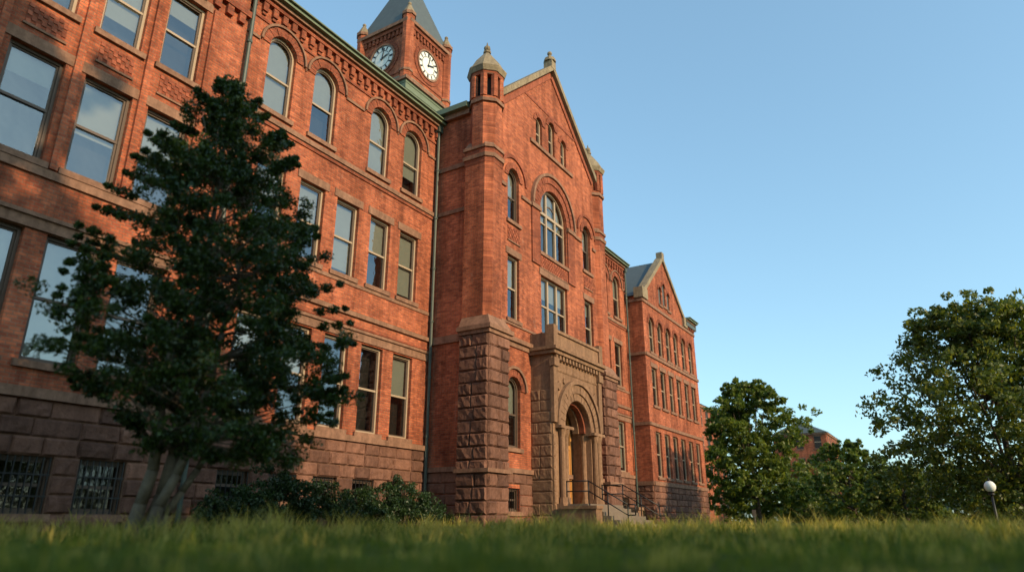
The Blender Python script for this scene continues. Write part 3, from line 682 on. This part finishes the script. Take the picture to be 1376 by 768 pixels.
def shrub(name,bx,by,H,R,seed):
    e=empty(name); rs=np.random.RandomState(seed); T=Bt('stems','bark_d',e); cl=[]
    for j in range(80):
        a=rs.uniform(0,2*math.pi); r=R*rs.uniform(0,1)**.5; z=G+.12+H*(1-(r/R)**2*.6)*rs.uniform(.1,1)**.6*(1+.2*math.sin(3*a))
        p=(bx+r*math.cos(a),by+r*math.sin(a)*.7,z); cl.append(p)
        if j%4==0: T.limb((bx+.2*math.cos(a),by+.2*math.sin(a),G-.1),p,.02,.008,5)
    C_=cluster_leaves(cl,rs.uniform(.12,.3,len(cl)),110,rs); quads_mesh('leaves',leafverts(C_,.045,rs,.5),e,'shrubl')
for i,(x,y,h,r) in enumerate(((11.6,15.3,.85,.9),(13.0,15.4,1.5,1.2),(14.6,15.2,1.1,1.2),(16.1,15.3,1.0,1.1),(17.7,15.2,1.6,1.3),(19.2,15.4,1.0,1.1))):
    shrub('shrub' if i==0 else 'shrub.%03d'%i,x,y,h,r,50+i)
e=empty('hedge_row'); cl=[]; T=Bt('stems','bark_d',e); rs=np.random.RandomState(80)
for i in range(900):
    y=rs.uniform(-30,17); x=86+rs.uniform(-1.5,1.5); cl.append((x,y,float(hgt(x,y))+rs.uniform(.1,2.4)+.5*math.sin(y*.9)))
C_=cluster_leaves(cl,rs.uniform(.4,.8,len(cl)),26,rs); quads_mesh('leaves',leafverts(C_,.16,rs,.6),e,'oak2')
# ---------------------------------------------------------------- ground
m,nt,out=newmat('lawn_soil'); g_=N(nt,'ShaderNodeNewGeometry'); pos=g_.outputs['Position']
col=mixc(nt,noise(nt,pos,.6,6,.7),(.04,.06,.015),(.12,.12,.03)); col=mul(nt,col,ramp(nt,noise(nt,pos,9,5,.7),.3,(.6,.6,.6),.7,(1.2,1.2,1.1)))
p=N(nt,'ShaderNodeBsdfPrincipled'); p.inputs['Roughness'].default_value=.95; p.inputs['Specular IOR Level'].default_value=.1; L(nt,col,p.inputs['Base Color'])
bp=N(nt,'ShaderNodeBump'); bp.inputs['Distance'].default_value=.05; L(nt,noise(nt,pos,25,4),bp.inputs['Height']); L(nt,bp.outputs[0],p.inputs['Normal']); L(nt,p.outputs[0],out.inputs[0])
M['lawn']=m
xs=np.unique(np.concatenate([np.linspace(-900,-30,12),np.arange(-30,90,1.0),np.linspace(90,1500,16)])); ys=np.unique(np.concatenate([np.linspace(-900,-40,12),np.arange(-40,40,1.0),np.linspace(40,900,12)]))
X,Y=np.meshgrid(xs,ys); Z=hgt(X,Y); nx=len(xs); ny=len(ys)
me=bpy.data.meshes.new('lawn'); idx=np.arange(nx*ny).reshape(ny,nx)
me.from_pydata(np.stack([X,Y,Z],-1).reshape(-1,3).tolist(),[],np.stack([idx[:-1,:-1],idx[:-1,1:],idx[1:,1:],idx[1:,:-1]],-1).reshape(-1,4).tolist())
me.materials.append(m); me.polygons.foreach_set('use_smooth',[True]*len(me.polygons)); ob=bpy.data.objects.new('lawn_ground',me); scene.collection.objects.link(ob)
pb=Bt('walkway','conc',None)
for i in range(4):
    a=25.0+3.8*i/4; b=25.0+3.8*(i+1)/4
    pb.add([(a,8.6,float(hgt(a,8.6))+.012),(b,8.6,float(hgt(b,8.6))+.012),(b,10.4,float(hgt(b,10.4))+.012),(a,10.4,float(hgt(a,10.4))+.012)],[(0,1,2,3)])
rs=np.random.RandomState(5)
def blades(n,r0,r1,h0,h1,w0,mat,name,parent,clump=False,power=1.0):
    r=r0+(r1-r0)*rs.uniform(0,1,n)**power; a=np.radians(rs.uniform(-28,92,n)); x=r*np.cos(a); y=r*np.sin(a)
    if clump:
        k=n//12; cx=np.repeat(x[:k],12); cy=np.repeat(y[:k],12); sc=np.repeat(rs.uniform(.35,1.1,k),12); x=cx+rs.normal(0,.06,len(cx)); y=cy+rs.normal(0,.06,len(cx)); r=np.hypot(x,y)
    ok=~((y>16.7)|((x>20.6)&(x<33)&(y>13.7))|((x>24.4)&(x<29.4)&(y>10.2))|(x>42)&(y>15.6)|((x>24.9)&(x<28.9)&(y>8.5)&(y<10.5))); x,y,r=x[ok],y[ok],r[ok]; n=len(x)
    z=hgt(x,y); pat=.85+.35*np.sin(x*1.3+np.sin(y*.9))*np.sin(y*1.7+x*.3)+.15*np.sin(x*4.1)*np.sin(y*3.7)
    H=rs.uniform(h0,h1,n)*np.clip(pat,.4,1.4)
    if clump: H*=sc[ok]
    w=w0*(1+r*.09)*rs.uniform(.6,1.3,n); t=rs.uniform(0,2*math.pi,n); c,s=np.cos(t),np.sin(t)
    l=rs.uniform(0,2*math.pi,n); bend=H*rs.uniform(.1,.75,n); bx,by=np.cos(l)*bend,np.sin(l)*bend
    def P(f,side): return np.stack([x+bx*f*f+c*w*side,y+by*f*f+s*w*side,z-.01+H*f*(1-.15*f)],-1)
    V=np.stack([P(0,-1),P(0,1),P(.55,.8),P(.55,-.8),P(.55,-.8),P(.55,.8),P(1,.08),P(1,-.08)],1).reshape(-1,3)
    return quads_mesh(name,V,parent,mat)
ge=empty('lawn_grass')
blades(180000,1.4,32,.045,.10,.0035,'grassb','grass_blades',ge)
blades(50000,25,46,.08,.15,.006,'grassb','far_grass_blades',ge)
blades(5000,3.2,9,.10,.28,.0045,'grassb','near_grass_tufts',ge,True)
blades(2600,3.5,9,.12,.30,.0035,'straw','near_dry_tufts',ge,True)
blades(26000,9,24,.24,.56,.0032,'straw','dry_grass_tufts',ge,True)
blades(20000,8,24,.16,.42,.0042,'grassb','tall_grass_tufts',ge,True)
flush()
# ---------------------------------------------------------------- sky, sun, camera
SUN_EL=23.0; sd=Vector((-.13,-1,0)).normalized()
w=bpy.data.worlds.new('World'); scene.world=w; w.use_nodes=True; nt=w.node_tree
bg=nt.nodes['Background']; sk=nt.nodes.new('ShaderNodeTexSky'); sk.sky_type='NISHITA'; sk.sun_disc=False
sk.sun_elevation=math.radians(SUN_EL); sk.sun_rotation=math.atan2(sd.x,sd.y); sk.air_density=1.0; sk.dust_density=1.2; sk.ozone_density=1.2
gm=nt.nodes.new('ShaderNodeGamma'); gm.inputs[1].default_value=.68; nt.links.new(sk.outputs[0],gm.inputs[0])
tint=nt.nodes.new('ShaderNodeMix'); tint.data_type='RGBA'; tint.blend_type='MULTIPLY'; tint.inputs[0].default_value=1; tint.inputs[7].default_value=(1.95,2.6,2.75,1)
nt.links.new(gm.outputs[0],tint.inputs[6]); nt.links.new(tint.outputs[2],bg.inputs[0]); bg.inputs[1].default_value=.15
sl=bpy.data.lights.new('sun','SUN'); sl.energy=5.0; sl.angle=math.radians(.55); sl.color=(1,.75,.45)
so=bpy.data.objects.new('sun',sl); scene.collection.objects.link(so)
dirv=Vector((sd.x*math.cos(math.radians(SUN_EL)),sd.y*math.cos(math.radians(SUN_EL)),math.sin(math.radians(SUN_EL))))
so.rotation_euler=dirv.to_track_quat('Z','Y').to_euler(); so.location=dirv*60
cam=bpy.data.cameras.new('camera'); co=bpy.data.objects.new('camera',cam); scene.collection.objects.link(co)
cam.sensor_width=36; cam.lens=24.0; cam.clip_end=4000; cam.clip_start=.05
co.location=(0,0,0); co.rotation_euler=(math.radians(90+19.0),0,math.radians(31.6-90))
cam.dof.use_dof=True; cam.dof.focus_distance=27; cam.dof.aperture_fstop=.38
scene.camera=co
scene.view_settings.view_transform='Standard'; scene.view_settings.look='None'; scene.view_settings.exposure=0
